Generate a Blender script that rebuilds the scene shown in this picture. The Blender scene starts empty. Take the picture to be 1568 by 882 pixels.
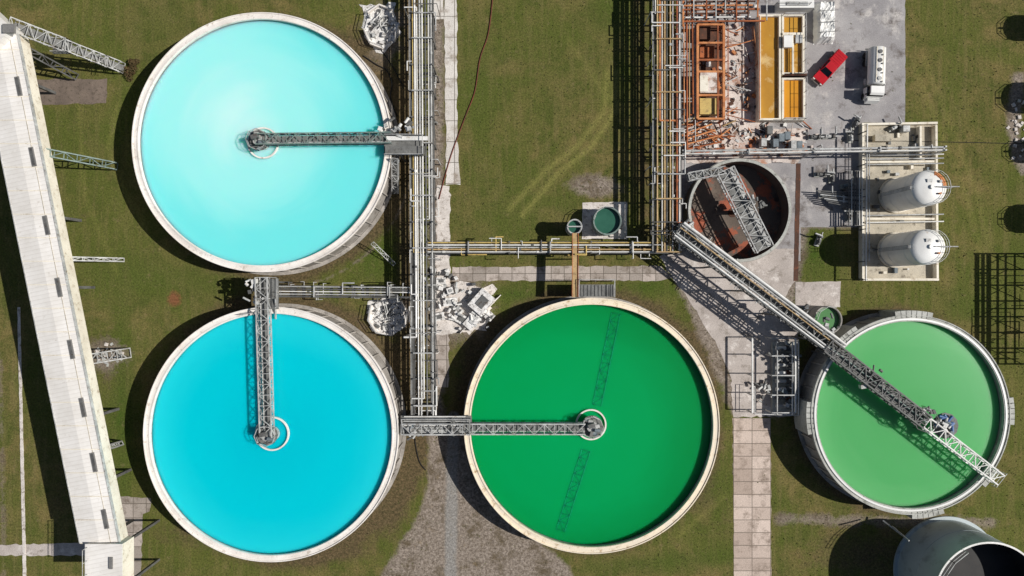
import bpy, math, random
import numpy as np
from mathutils import Vector, Matrix
random.seed(7); np.random.seed(7)
H=104.5; S=0.1
def G(u,v,h=0.0):
    k=S*(H-h)/H
    return Vector(((u-784)*k,(441-v)*k,h))
def lin(c):
    return tuple(((x/255)/12.92 if x/255<=0.04045 else ((x/255+0.055)/1.055)**2.4) for x in c)+(1,)
sc=bpy.context.scene
# ---------------------------------------------------------------- materials
MATS={}
def nodes(name):
    m=bpy.data.materials.new(name); m.use_nodes=True
    nt=m.node_tree; b=nt.nodes['Principled BSDF']; MATS[name]=m
    return m,nt,b
def N(nt,t,**k):
    n=nt.nodes.new(t)
    for a,v in k.items(): setattr(n,a,v)
    return n
def pos(nt): return N(nt,'ShaderNodeNewGeometry').outputs['Position']
def noise(nt,vec,scale,detail=5,rough=0.6,dist=0.0):
    n=N(nt,'ShaderNodeTexNoise'); n.inputs['Scale'].default_value=scale
    n.inputs['Detail'].default_value=detail; n.inputs['Roughness'].default_value=rough
    n.inputs['Distortion'].default_value=dist
    nt.links.new(vec,n.inputs['Vector']); return n.outputs['Fac']
def rng(nt,src,a,b,c=0.0,d=1.0):
    n=N(nt,'ShaderNodeMapRange'); nt.links.new(src,n.inputs['Value'])
    for i,x in zip(('From Min','From Max','To Min','To Max'),(a,b,c,d)): n.inputs[i].default_value=x
    return n.outputs['Result']
def mix(nt,f,a,b,mode='MIX'):
    n=N(nt,'ShaderNodeMix',data_type='RGBA',blend_type=mode)
    for s,x in ((n.inputs[0],f),(n.inputs[6],a),(n.inputs[7],b)):
        if isinstance(x,bpy.types.NodeSocket): nt.links.new(x,s)
        else: s.default_value=x
    return n.outputs[2]
def math_(nt,op,a,b=None):
    n=N(nt,'ShaderNodeMath',operation=op)
    for i,x in enumerate((a,b)):
        if x is None: continue
        if isinstance(x,bpy.types.NodeSocket): nt.links.new(x,n.inputs[i])
        else: n.inputs[i].default_value=x
    return n.outputs[0]
def bump(nt,b,h,strength=0.4,dist=0.1):
    n=N(nt,'ShaderNodeBump'); n.inputs['Strength'].default_value=strength; n.inputs['Distance'].default_value=dist
    nt.links.new(h,n.inputs['Height']); nt.links.new(n.outputs[0],b.inputs['Normal'])
def grey(nt,r):
    gg=N(nt,'ShaderNodeCombineColor')
    for i in range(3): nt.links.new(r,gg.inputs[i])
    return gg.outputs[0]
def surf(name,A,B,C=None,s1=0.5,s2=4.0,rough=0.7,metal=0.0,stain=(0.55,0.68),fine=0.25,bmp=0.2,D=None):
    m,nt,b=nodes(name); p=pos(nt)
    f=rng(nt,noise(nt,p,s1,3),0.35,0.65)
    col=mix(nt,f,lin(A),lin(B))
    if C is not None:
        col=mix(nt,rng(nt,noise(nt,p,s2,6,0.7),stain[0],stain[1]),col,lin(C))
    if D is not None:
        mp=N(nt,'ShaderNodeMapping'); nt.links.new(p,mp.inputs[0]); mp.inputs['Location'].default_value=(31,17,5)
        col=mix(nt,rng(nt,noise(nt,mp.outputs[0],s2*.8,6,0.72),0.54,0.66),col,lin(D))
    g=noise(nt,p,9,2,0.7)
    col=mix(nt,1.0,col,grey(nt,rng(nt,g,0.3,0.7,1-fine,1+fine)),'MULTIPLY')
    nt.links.new(col,b.inputs['Base Color']); b.inputs['Roughness'].default_value=rough; b.inputs['Metallic'].default_value=metal
    if bmp>0.25: bump(nt,b,g,bmp,0.05)
    return m
surf('rim_concrete',(240,234,226),(222,214,204),(178,166,150),0.35,1.5,fine=0.1,stain=(0.56,0.72))
surf('rim_ochre',(240,224,196),(226,214,194),(168,138,92),0.25,1.2,fine=0.1,stain=(0.54,0.72))
surf('rim_grey',(184,184,176),(160,160,152),(112,112,102),0.4,1.5)
surf('wall_concrete',(172,166,158),(140,134,126),(104,97,88),0.4,1.2)
surf('wall_dark',(96,88,80),(72,64,58),(112,76,54),0.4,1.2)
surf('galv',(196,196,192),(154,154,151),(112,100,86),0.6,2.0,rough=0.5)
surf('steel_dark',(104,104,101),(76,76,75),(72,58,46),0.6,2.5,rough=0.6)
surf('steel_green',(130,146,138),(100,116,110),(66,66,58),0.6,2.5,rough=0.6)
surf('grating',(122,122,118),(98,98,95),(76,70,62),0.8,3,rough=0.7)
surf('pipe_white',(232,230,224),(206,204,198),(156,140,118),0.3,1.0,rough=0.45,stain=(0.6,0.72))
surf('pipe_ochre',(192,162,114),(164,136,92),(116,92,64),0.4,1.2,rough=0.6)
surf('pipe_yellow',(206,180,104),(182,154,88),(120,98,66),0.4,1.2,rough=0.6)
surf('rust',(178,102,58),(132,72,42),(78,48,34),0.5,1.5,rough=0.85)
surf('rust_light',(210,144,92),(178,108,62),(118,72,46),0.5,1.5,rough=0.85)
surf('rust_dark',(92,60,44),(68,48,38),(124,72,48),0.4,1.1,rough=0.9)
surf('white_paint',(236,235,230),(222,220,214),(180,162,138),0.3,0.8,rough=0.4,stain=(0.64,0.78),fine=0.05)
surf('cream_wall',(236,228,210),(216,207,188),(176,160,136),0.3,1.2,fine=0.1)
surf('cream_floor',(190,180,160),(160,152,134),(116,106,90),0.35,0.9)
surf('white_rubble',(238,236,232),(208,204,198),(112,106,100),1.2,2.5,stain=(0.52,0.62))
surf('black_rubber',(30,30,30),(22,22,22),None,rough=0.9)
surf('dark_glass',(18,22,26),(26,30,34),None,rough=0.12,fine=0.02,bmp=0)
surf('vent_grey',(128,126,122),(108,106,104),None,rough=0.6)
surf('red_paint',(196,26,38),(178,20,30),None,rough=0.25,fine=0.04,bmp=0)
surf('blue_paint',(70,110,160),(50,85,135),None,rough=0.4)
surf('blue_grey',(120,130,135),(100,110,115),(80,80,76))
surf('silo_shell',(174,184,186),(162,172,174),(144,150,152),0.15,0.4,rough=0.55,fine=0.02,bmp=0.0)
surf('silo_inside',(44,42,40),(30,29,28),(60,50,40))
surf('sludge',(112,98,86),(84,74,66),(156,84,58),0.15,0.25,rough=0.85,stain=(0.51,0.57),D=(60,50,44))
surf('asphalt_pad',(122,108,96),(102,90,80),(74,66,54),0.5,2,rough=0.9)
surf('yard',(164,160,158),(136,132,132),(98,90,84),0.14,0.35,rough=0.85,stain=(0.53,0.68),D=(186,180,174))
surf('yard_pale',(220,208,198),(184,170,160),(120,88,68),0.25,0.6,rough=0.85,stain=(0.51,0.64),D=(176,122,92))
surf('pavement',(190,180,172),(166,156,148),(116,106,94),0.2,0.6,rough=0.85,stain=(0.54,0.7),D=(210,202,194))
surf('pavement_white',(222,214,206),(196,188,180),(132,120,106),0.5,1.4,rough=0.85,stain=(0.52,0.66))
surf('ochre_liquid',(190,142,52),(172,122,44),(206,174,116),0.15,0.3,rough=0.25,fine=0.04,bmp=0.01,stain=(0.56,0.66))
surf('orange_liquid',(212,146,36),(196,130,30),None,0.2,rough=0.25,fine=0.03,bmp=0.01)
surf('dark_green_liquid',(56,102,84),(46,90,74),None,0.4,rough=0.2,fine=0.03,bmp=0)
surf('olive_green_liquid',(86,136,84),(78,126,74),None,0.4,rough=0.2,fine=0.03,bmp=0)
surf('leaf',(98,80,50),(76,70,36),(120,68,52),1.5,3,rough=0.9)
surf('tuft',(104,104,58),(86,90,44),(122,108,70),0.3,2,rough=0.95)
surf('cable_red',(116,54,38),(84,42,32),None,rough=0.8)
def slabs(name,A,B,C,w,h,rot=0.0,joint=(84,76,64),off=(0,0)):
    m,nt,b=nodes(name); p=pos(nt)
    mp=N(nt,'ShaderNodeMapping'); nt.links.new(p,mp.inputs[0]); mp.inputs['Rotation'].default_value=(0,0,rot); mp.inputs['Location'].default_value=(off[0],off[1],0)
    br=N(nt,'ShaderNodeTexBrick'); br.offset=0.0; br.squash=1.0
    nt.links.new(mp.outputs[0],br.inputs['Vector'])
    br.inputs['Scale'].default_value=1; br.inputs['Brick Width'].default_value=w; br.inputs['Row Height'].default_value=h
    br.inputs['Mortar Size'].default_value=0.05; br.inputs['Mortar Smooth'].default_value=0.3; br.inputs['Bias'].default_value=0.0
    br.inputs['Color1'].default_value=lin(A); br.inputs['Color2'].default_value=lin(B); br.inputs['Mortar'].default_value=lin(joint)
    col=mix(nt,rng(nt,noise(nt,p,0.5,6,0.7),0.5,0.68),br.outputs['Color'],lin(C))
    g=noise(nt,p,6,4,0.7)
    col=mix(nt,1.0,col,grey(nt,rng(nt,g,0.3,0.7,0.78,1.22)),'MULTIPLY')
    nt.links.new(col,b.inputs['Base Color']); b.inputs['Roughness'].default_value=0.85
slabs('slab_pink',(210,192,178),(170,152,138),(132,116,102),2.85,1.95,off=(0.3,0.4))
slabs('slab_grey',(188,176,166),(148,138,128),(112,100,88),2.0,2.2)
slabs('slab_white',(226,220,212),(200,194,186),(150,138,124),2.2,3.2)
def roofmat():
    m,nt,b=nodes('gallery_roof'); p=pos(nt)
    mp=N(nt,'ShaderNodeMapping'); nt.links.new(p,mp.inputs[0]); mp.inputs['Rotation'].default_value=(0,0,-0.20)
    w=N(nt,'ShaderNodeTexWave',wave_type='BANDS',bands_direction='Y'); nt.links.new(mp.outputs[0],w.inputs[0]); w.inputs['Scale'].default_value=0.55; w.inputs['Distortion'].default_value=0.3
    col=mix(nt,rng(nt,noise(nt,p,0.2,6,0.7),0.35,0.65),lin((236,232,226)),lin((218,213,205)))
    col=mix(nt,rng(nt,noise(nt,mp.outputs[0],1.2,7,0.7),0.60,0.80),col,lin((176,166,152)))
    f=rng(nt,w.outputs['Fac'],0,0.12,0.3,0); col=mix(nt,f,col,lin((182,174,164)))
    nt.links.new(col,b.inputs['Base Color']); b.inputs['Roughness'].default_value=0.6; bump(nt,b,w.outputs['Fac'],0.2,0.05)
roofmat()
def liquid(name,inner,mid,outer,c,R,swirl=0.0,shift=(0,0),stops=(0.0,0.5,1.0),scale=1.6):
    m,nt,b=nodes(name); p=pos(nt)
    sp=N(nt,'ShaderNodeSeparateXYZ'); nt.links.new(p,sp.inputs[0])
    dx=math_(nt,'SUBTRACT',sp.outputs[0],c[0]); dy=math_(nt,'SUBTRACT',sp.outputs[1],c[1])
    r=math_(nt,'DIVIDE',math_(nt,'SQRT',math_(nt,'ADD',math_(nt,'MULTIPLY',dx,dx),math_(nt,'MULTIPLY',dy,dy))),R)
    dxs=math_(nt,'SUBTRACT',dx,shift[0]*R); dys=math_(nt,'SUBTRACT',dy,shift[1]*R)
    rs=math_(nt,'DIVIDE',math_(nt,'SQRT',math_(nt,'ADD',math_(nt,'MULTIPLY',dxs,dxs),math_(nt,'MULTIPLY',dys,dys))),R)
    cb=N(nt,'ShaderNodeCombineXYZ'); nt.links.new(math_(nt,'MULTIPLY',r,6.0),cb.inputs[0])
    nt.links.new(math_(nt,'MULTIPLY',dx,0.08),cb.inputs[1]); nt.links.new(math_(nt,'MULTIPLY',dy,0.08),cb.inputs[2])
    n=noise(nt,cb.outputs[0],1.0,3,0.5,0.4)
    f=math_(nt,'ADD',rs,math_(nt,'MULTIPLY',math_(nt,'SUBTRACT',n,0.5),swirl))
    cr=N(nt,'ShaderNodeValToRGB'); nt.links.new(f,cr.inputs[0]); e=cr.color_ramp.elements
    cr.color_ramp.interpolation='EASE'
    e[0].position=stops[0]; e[0].color=lin(inner); e[1].position=stops[2]; e[1].color=lin(outer); x=e.new(stops[1]); x.color=lin(mid)
    nt.links.new(cr.outputs[0],b.inputs['Base Color'])
    b.inputs['Roughness'].default_value=0.25; b.inputs['IOR'].default_value=1.33
    b.inputs['Subsurface Weight'].default_value=1.0
    b.inputs['Subsurface Radius'].default_value=(0.6,1.0,0.8); b.inputs['Subsurface Scale'].default_value=scale
# ---------------------------------------------------------------- mesh builder
class B:
    def __init__(s): s.v=[];s.f=[];s.m=[];s.sm=[];s.ml=[];s.M=None
    def mi(s,n):
        if n not in s.ml: s.ml.append(n)
        return s.ml.index(n)
    def add(s,vs,fs,mat,smooth=False):
        o=len(s.v)
        for p in vs:
            p=Vector(p)
            s.v.append(s.M@p if s.M else p)
        k=s.mi(mat)
        for f in fs: s.f.append([i+o for i in f]); s.m.append(k); s.sm.append(smooth)
    def beam(s,a,b,w,h,mat):
        a=Vector(a);b=Vector(b);d=b-a
        if d.length<1e-5: return
        d.normalize(); sd=d.cross(Vector((0,0,1)))
        if sd.length<1e-3: sd=Vector((1,0,0))
        sd.normalize(); up=sd.cross(d)
        q=[]
        for p in (a,b):
            for i,j in ((-1,-1),(1,-1),(1,1),(-1,1)): q.append(p+sd*(i*w/2)+up*(j*h/2))
        s.add(q,[(0,1,2,3),(7,6,5,4),(0,4,5,1),(1,5,6,2),(2,6,7,3),(3,7,4,0)],mat)
    def box(s,c,size,mat,rot=0.0):
        c=Vector(c); x,y,z=[k/2 for k in size]; R=Matrix.Rotation(rot,3,'Z')
        q=[c+R@Vector((i*x,j*y,k*z)) for k in (-1,1) for i,j in ((-1,-1),(1,-1),(1,1),(-1,1))]
        s.add(q,[(3,2,1,0),(4,5,6,7),(0,1,5,4),(1,2,6,5),(2,3,7,6),(3,0,4,7)],mat)
    def pipe(s,a,b,r,mat,n=8,r2=None):
        a=Vector(a);b=Vector(b);d=b-a
        if d.length<1e-5: return
        r2=r if r2 is None else r2
        d.normalize(); x=d.orthogonal().normalized(); y=d.cross(x)
        q=[]
        for p,rr in ((a,r),(b,r2)):
            for i in range(n):
                t=2*math.pi*i/n; q.append(p+x*(rr*math.cos(t))+y*(rr*math.sin(t)))
        s.add(q,[(i,(i+1)%n,n+(i+1)%n,n+i) for i in range(n)],mat,True)
        s.add(q[:n],[tuple(range(n))[::-1]],mat); s.add(q[n:],[tuple(range(n))],mat)
    def path(s,pts,r,mat,n=6):
        for a,b in zip(pts,pts[1:]): s.pipe(a,b,r,mat,n)
    def lathe(s,c,prof,mat,n=64,smooth=True,closed=False):
        q=[];k=len(prof)
        for r,z in prof:
            for i in range(n):
                t=2*math.pi*i/n; q.append((c[0]+r*math.cos(t),c[1]+r*math.sin(t),z))
        fs=[]
        for j in range(k-1 if not closed else k):
            a=j*n;b=((j+1)%k)*n
            fs+= [(a+i,a+(i+1)%n,b+(i+1)%n,b+i) for i in range(n)]
        s.add(q,fs,mat,smooth)
    def wall(s,c,ro,ri,z0,z1,mat,n=128,topmat=None):
        s.lathe(c,[(ro,z0),(ro,z1)],mat,n,True); s.lathe(c,[(ro,z1),(ri,z1)],topmat or mat,n,False); s.lathe(c,[(ri,z1),(ri,z0)],mat,n,True)
    def prism(s,pts,z0,z1,mat):
        n=len(pts); q=[(p[0],p[1],z0) for p in pts]+[(p[0],p[1],z1) for p in pts]
        s.add(q,[tuple(range(n,2*n)),tuple(range(n))[::-1]]+[(i,(i+1)%n,n+(i+1)%n,n+i) for i in range(n)],mat)
    def disc(s,c,r,z0,z1,mat,n=96):
        s.prism([(c[0]+r*math.cos(2*math.pi*i/n),c[1]+r*math.sin(2*math.pi*i/n)) for i in range(n)],z0,z1,mat)
    def rail(s,pts,mat,hh=1.1,sp=1.6,w=0.07):
        for a,b in zip(pts,pts[1:]):
            a=Vector(a);b=Vector(b); up=Vector((0,0,hh)); n=max(1,int((b-a).length/sp))
            s.beam(a+up,b+up,w,w,mat); s.beam(a+up*0.5,b+up*0.5,w*0.8,w*0.8,mat)
            for i in range(n+1):
                p=a.lerp(b,i/n); s.beam(p,p+up,w,w,mat)
    def truss(s,a,b,width,depth,bay,mat,cw=0.14,bw=0.08,deck=None,deckw=None,top=True):
        a=Vector(a);b=Vector(b);L=(b-a).length;d=(b-a).normalized();sd=d.cross(Vector((0,0,1))).normalized()
        n=max(2,int(round(L/bay))); up=Vector((0,0,depth))
        for k in (-1,1):
            o=sd*(k*width/2)
            s.beam(a+o,b+o,cw,cw,mat)
            if top: s.beam(a+o+up,b+o+up,cw,cw,mat)
            for i in range(n):
                p=a.lerp(b,i/n)+o;q=a.lerp(b,(i+1)/n)+o
                if top:
                    s.beam(p,p+up,bw,bw,mat); s.beam(p if i%2 else p+up,(q+up) if i%2 else q,bw,bw,mat)
            if top: s.beam(b+o,b+o+up,bw,bw,mat)
        for i in range(n+1):
            p=a.lerp(b,i/n); s.beam(p-sd*width/2,p+sd*width/2,bw,bw,mat)
            if i<n:
                q=a.lerp(b,(i+1)/n); k=1 if i%2 else -1
                z=up if top else Vector((0,0,0))
                s.beam(p+sd*(k*width/2)+z,q-sd*(k*width/2)+z,bw,bw,mat)
                if top: s.beam(p-sd*width/2+z,p+sd*width/2+z,bw,bw,mat)
        if deck:
            z=Vector((0,0,0.12)); s.beam(a+z,b+z,deckw or width*0.6,0.05,deck)
    def build(s,name,parent=None):
        me=bpy.data.meshes.new(name)
        xs=[v.x for v in s.v]; ys=[v.y for v in s.v]; o=Vector(((min(xs)+max(xs))/2,(min(ys)+max(ys))/2,0))
        me.from_pydata([v-o for v in s.v],[],s.f)
        for n in s.ml: me.materials.append(MATS[n])
        me.polygons.foreach_set('material_index',s.m); me.polygons.foreach_set('use_smooth',s.sm)
        me.update(); ob=bpy.data.objects.new(name,me); ob.location=o; sc.collection.objects.link(ob)
        if parent: 
            ob.parent=parent; ob.matrix_parent_inverse=Matrix.Translation(-Vector(parent.location))
        return ob
def empty(name,loc):
    e=bpy.data.objects.new(name,None); e.location=loc; sc.collection.objects.link(e); return e
V=Vector
TANKS={'t1':(401,218,199,5.2),'t2':(415,665,195.5,5.2),'t3':(906,652,196,4.0),'t4':(1394,635,153,4.5),'t5':(1133,322,79,3.4)}
EXC_C=[];EXC_P=[]
for k,(u,v,R,h) in TANKS.items():
    c=G(u,v,h); EXC_C.append((c.x,c.y,R*S*(H-h)/H+0.5))
# ---------------------------------------------------------------- ground
def ground():
    xs=np.concatenate([[-900,-400,-200,-120],np.arange(-92,92.01,0.45),[120,200,400,900]])
    ys=np.concatenate([[-900,-400,-200,-90],np.arange(-56,56.01,0.45),[90,200,400,900]])
    X,Y=np.meshgrid(xs,ys); U=X/S+784; Vv=441-Y/S
    def blob(u,v,ru,rv,s=1.0,rot=0):
        c,sn=math.cos(rot),math.sin(rot); a=(U-u)*c+(Vv-v)*sn; b=-(U-u)*sn+(Vv-v)*c
        return s*np.exp(-((a/ru)**2+(b/rv)**2))
    def line(pts,w,s=1.0):
        D=np.full(U.shape,1e9)
        for (a,b),(c,d) in zip(pts,pts[1:]):
            L=(c-a)**2+(d-b)**2; t=np.clip(((U-a)*(c-a)+(Vv-b)*(d-b))/L,0,1)
            D=np.minimum(D,np.hypot(U-a-t*(c-a),Vv-b-t*(d-b)))
        return s*np.exp(-(D/w)**2)
    def poly(pts,soft=8):
        ins=np.zeros(U.shape,bool); D=np.full(U.shape,1e9); n=len(pts)
        for i in range(n):
            x1,y1=pts[i];x2,y2=pts[(i+1)%n]
            L=(x2-x1)**2+(y2-y1)**2; t=np.clip(((U-x1)*(x2-x1)+(Vv-y1)*(y2-y1))/L,0,1)
            D=np.minimum(D,np.hypot(U-x1-t*(x2-x1),Vv-y1-t*(y2-y1)))
            c=((y1>Vv)!=(y2>Vv))&(U<(x2-x1)*(Vv-y1)/(y2-y1+1e-9)+x1); ins^=c
        return np.clip(0.5+np.where(ins,D,-D)/(2*soft),0,1)
    def base(k):
        u,v,R,h=TANKS[k]; g=G(u,v,h); return g.x/S+784,441-g.y/S,R*(H-h)/H
    def ring(k,w,s,off=0):
        cu,cv,r=base(k); d=np.hypot(U-cu,Vv-cv)-r-off
        return s*np.exp(-((np.maximum(0,d) if off==0 else d)/w)**2)
    dirt=ring('t1',22,.9)+ring('t2',30,1)+ring('t3',22,1)+ring('t4',18,.85)+ring('t5',12,.9)
    dirt+=blob(560,330,50,50,.4)+line([(628,0),(628,660)],22,1)+line([(980,0),(985,390)],20,.6)+blob(620,700,40,60,.8)
    dirt+=blob(1085,480,25,60,.7,-.5)+blob(1330,850,110,60,.7)+blob(150,545,50,40,.7)+blob(480,845,100,25,.6)
    dirt+=blob(1100,520,30,60,.7,-.4)+blob(730,520,40,50,.7)+blob(560,100,40,70,.7)+blob(600,780,30,60,.6)+blob(1100,790,30,60,.4)
    dirt+=blob(880,150,70,70,.25)+blob(800,60,50,60,.22)+blob(1470,120,40,90,.25)+blob(1500,400,50,40,.2)+blob(140,330,60,30,.3)+blob(100,750,40,60,.4)+blob(270,820,50,30,.45)
    grav=poly([(655,660),(712,660),(724,720),(760,780),(870,862),(885,900),(575,900),(600,850),(640,790),(655,740)],9)
    grav=np.maximum(grav,blob(912,285,50,22,.9)); grav=np.maximum(grav,blob(165,545,42,32,.8))
    grav=np.maximum(grav,blob(590,50,42,60,.8)); grav=np.maximum(grav,line([(1195,795),(1400,798),(1520,800)],14,.65))
    grav=np.maximum(grav,line([(668,0),(668,660)],17,.85)); grav=np.maximum(grav,blob(700,470,60,60,1))
    grav=np.maximum(grav,blob(595,480,50,45,.8)); grav=np.maximum(grav,poly([(1035,0),(1385,0),(1385,190),(1325,190),(1325,350),(1240,352),(1225,430),(1200,640),(1120,640),(1030,430)],10)*.8)
    grav=np.maximum(grav,line([(1560,120),(1550,200),(1568,260)],14,.85))
    grav=np.maximum(grav,ring('t1',4,.55,24)*(U>480)*(Vv>230)); grav=np.maximum(grav,line([(0,540),(6,882)],8,.5))
    green=blob(580,390,45,50,.9)+blob(1250,390,26,40,1)+blob(1000,440,70,14,.9)+blob(1075,740,45,40,.8)+blob(780,330,80,60,.5)+blob(1490,470,80,30,.6)
    green+=blob(160,200,120,120,.4)+blob(220,420,90,50,.6)+blob(790,450,60,18,.9)+blob(930,20,40,40,.6)+blob(190,640,16,150,.7)+blob(330,440,60,30,.5)+blob(640,860,30,30,.3)+blob(170,650,30,140,.5)+blob(850,100,90,100,.3)+blob(730,110,30,110,.5)+blob(240,40,60,40,.5)
    green+=line([(1130,850),(1000,862),(900,870)],14,.6)
    trk=line([(944,110),(942,170),(905,225),(850,270),(800,330)],4.5,1)+line([(930,110),(925,172),(885,222),(835,262),(780,320)],4.5,.85)+line([(955,140),(930,150),(870,60)],4,.4)+line([(180,160),(165,230),(195,300),(225,350)],3.5,.5)+line([(120,160),(130,300),(180,420)],3.5,.4)
    trk+=line([(1400,100),(1480,300),(1520,460)],4,.4)+line([(1415,90),(1495,295),(1535,460)],4,.4)+line([(1040,820),(1110,760)],4,.4)
    road=line([(694,640),(692,760),(690,882)],11,1.0)
    red=blob(268,458,14,16,1.0)
    C1=np.stack([np.clip(dirt,0,1),np.clip(grav,0,1),np.clip(green,0,1),np.clip(trk,0,1)],-1).reshape(-1,4).astype(np.float32)
    C2=np.stack([np.clip(road,0,1),np.clip(red,0,1),np.zeros(U.shape),np.ones(U.shape)],-1).reshape(-1,4).astype(np.float32)
    ny,nx=X.shape
    verts=np.stack([X,Y,np.zeros(X.shape)],-1).reshape(-1,3)
    idx=np.arange(nx*ny).reshape(ny,nx)
    F=np.stack([idx[:-1,:-1],idx[:-1,1:],idx[1:,1:],idx[1:,:-1]],-1).reshape(-1,4)
    me=bpy.data.meshes.new('ground'); me.from_pydata(verts.tolist(),[],F.tolist())
    a=me.color_attributes.new('m1','FLOAT_COLOR','POINT'); a.data.foreach_set('color',C1.ravel())
    a=me.color_attributes.new('m2','FLOAT_COLOR','POINT'); a.data.foreach_set('color',C2.ravel())
    ob=bpy.data.objects.new('ground',me); sc.collection.objects.link(ob)
    m,nt,b=nodes('ground_grass'); p=pos(nt)
    at=N(nt,'ShaderNodeAttribute',attribute_name='m1'); sp=N(nt,'ShaderNodeSeparateColor'); nt.links.new(at.outputs['Color'],sp.inputs[0])
    at2=N(nt,'ShaderNodeAttribute',attribute_name='m2'); sp2=N(nt,'ShaderNodeSeparateColor'); nt.links.new(at2.outputs['Color'],sp2.inputs[0])
    big=noise(nt,p,0.07,5,0.65,0.6); med=noise(nt,p,0.28,7,0.72,0.3); fin=noise(nt,p,2.2,5,0.75)
    mp=N(nt,'ShaderNodeMapping'); nt.links.new(p,mp.inputs[0]); mp.inputs['Scale'].default_value=(1.6,0.14,1); mp.inputs['Rotation'].default_value=(0,0,0.05)
    streak=noise(nt,mp.outputs[0],0.8,4,0.6)
    col=mix(nt,rng(nt,med,0.40,0.60),lin((82,86,42)),lin((114,103,62)))
    col=mix(nt,rng(nt,big,0.44,0.56,0,0.7),col,lin((84,92,40)))
    col=mix(nt,rng(nt,streak,0.47,0.7,0,0.4),col,lin((126,112,74)))
    gf=math_(nt,'MULTIPLY',sp.outputs[2],rng(nt,med,0.35,0.58,0.35,1.0))
    col=mix(nt,gf,col,lin((68,86,32)))
    tf=math_(nt,'MULTIPLY',at.outputs['Alpha'],rng(nt,fin,0.3,0.6,0.2,0.8)); col=mix(nt,tf,col,lin((134,130,72)))
    def thr(mask,n1,amp,lo,hi):
        x=math_(nt,'ADD',mask,math_(nt,'MULTIPLY',math_(nt,'SUBTRACT',n1,0.5),amp)); return rng(nt,x,lo,hi)
    mix2=math_(nt,'ADD',math_(nt,'MULTIPLY',med,0.65),math_(nt,'MULTIPLY',fin,0.35))
    soil=mix(nt,rng(nt,fin,0.38,0.62),lin((108,90,68)),lin((70,61,45)))
    col=mix(nt,math_(nt,'MULTIPLY',thr(sp.outputs[0],mix2,2.0,0.3,0.8),0.85),col,soil)
    gr=mix(nt,rng(nt,fin,0.4,0.6),lin((156,144,132)),lin((112,101,89))); gr=mix(nt,rng(nt,med,0.5,0.64),gr,lin((98,87,70)))
    col=mix(nt,thr(sp.outputs[1],mix2,2.4,0.35,0.7),col,gr)
    col=mix(nt,thr(sp2.outputs[0],mix2,1.2,0.35,0.7),col,mix(nt,rng(nt,fin,0.35,0.65),lin((154,150,144)),lin((126,122,116))))
    col=mix(nt,math_(nt,'MULTIPLY',thr(sp2.outputs[1],mix2,1.6,0.4,0.8),0.7),col,lin((132,78,60)))
    col=mix(nt,rng(nt,noise(nt,p,0.6,7,0.78),0.58,0.70,0,0.55),col,lin((136,118,88)))
    col=mix(nt,rng(nt,noise(nt,p,0.9,6,0.75,0.4),0.59,0.72,0,0.6),col,lin((58,64,32)))
    f2=noise(nt,p,3.6,4,0.8)
    col=mix(nt,1.0,col,grey(nt,rng(nt,f2,0.34,0.66,0.6,1.4)),'MULTIPLY')
    nt.links.new(col,b.inputs['Base Color']); b.inputs['Roughness'].default_value=1.0; b.inputs['Specular IOR Level'].default_value=0.1
    bump(nt,b,f2,0.5,0.2)
    me.materials.append(m)
ground()
# ---------------------------------------------------------------- paved sheets
def sheet(name,pts,mat,z,jit=0.12):
    P=[G(u,v) for u,v in pts]; out=[]
    for a,b in zip(P,P[1:]+P[:1]):
        n=max(1,int((b-a).length/0.7))
        for i in range(n):
            q=a.lerp(b,i/n); out.append((q.x+random.uniform(-jit,jit),q.y+random.uniform(-jit,jit)))
    EXC_P.append([(p.x,p.y) for p in P])
    b=B(); b.prism(out,-0.05,z,mat); return b.build(name)
sheet('concrete_path',[(680,-20),(700,-20),(700,208),(706,283),(683,283),(683,208)],'slab_white',0.03)
sheet('concrete_path',[(657,-20),(679,-20),(679,30),(657,30)],'slab_white',0.025)
sheet('concrete_path',[(668,285),(689,285),(690,455),(668,455)],'pavement_white',0.02,.2)
sheet('concrete_path',[(662,470),(688,470),(688,592),(664,592)],'slab_grey',0.022,.2)
sheet('concrete_path',[(692,409),(1012,407),(1030,424),(1012,430),(692,430)],'slab_grey',0.028)
sheet('concrete_path',[(1122,640),(1180,640),(1181,900),(1124,900)],'slab_pink',0.026,0.06)
sheet('concrete_pavement',[(1010,392),(1060,380),(1225,380),(1218,430),(1190,470),(1222,485),(1222,638),(1122,638),(1120,582),(1102,535),(1062,470),(1030,428)],'pavement',0.018,.18)
sheet('concrete_yard',[(1036,-20),(1386,-20),(1386,188),(1322,188),(1322,348),(1226,348),(1226,400),(1040,400)],'yard',0.014,0.06)
sheet('concrete_yard',[(1108,40),(1164,40),(1164,200),(1240,195),(1222,250),(1050,250),(1050,190),(1108,186)],'yard_pale',0.034,.2)
sheet('concrete_slab',[(1218,432),(1287,431),(1286,470),(1218,470)],'pavement',0.04,0.05)
sheet('concrete_slab',[(892,310),(960,309),(960,366),(891,366)],'pavement_white',0.06,0.04)
sheet('asphalt_pad',[(35,121),(165,121),(163,159),(35,160)],'asphalt_pad',0.02)
sheet('concrete_path',[(-20,834),(132,832),(132,850),(-20,851)],'pavement',0.02,.15)
sheet('concrete_path',[(172,760),(232,762),(228,784),(218,786),(216,900),(172,900)],'slab_grey',0.024)
sheet('concrete_kerb',[(27,470),(31,470),(41,900),(36,900)],'pavement_white',0.08,0.04)
sheet('concrete_slab',[(553,8),(605,6),(612,50),(585,84),(556,55)],'white_rubble',0.05,0.4)
sheet('concrete_slab',[(562,462),(610,455),(615,505),(570,510)],'white_rubble',0.04,0.4)
sheet('concrete_slab',[(660,425),(760,440),(742,505),(700,512),(660,508)],'pavement_white',0.05,0.5)
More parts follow.
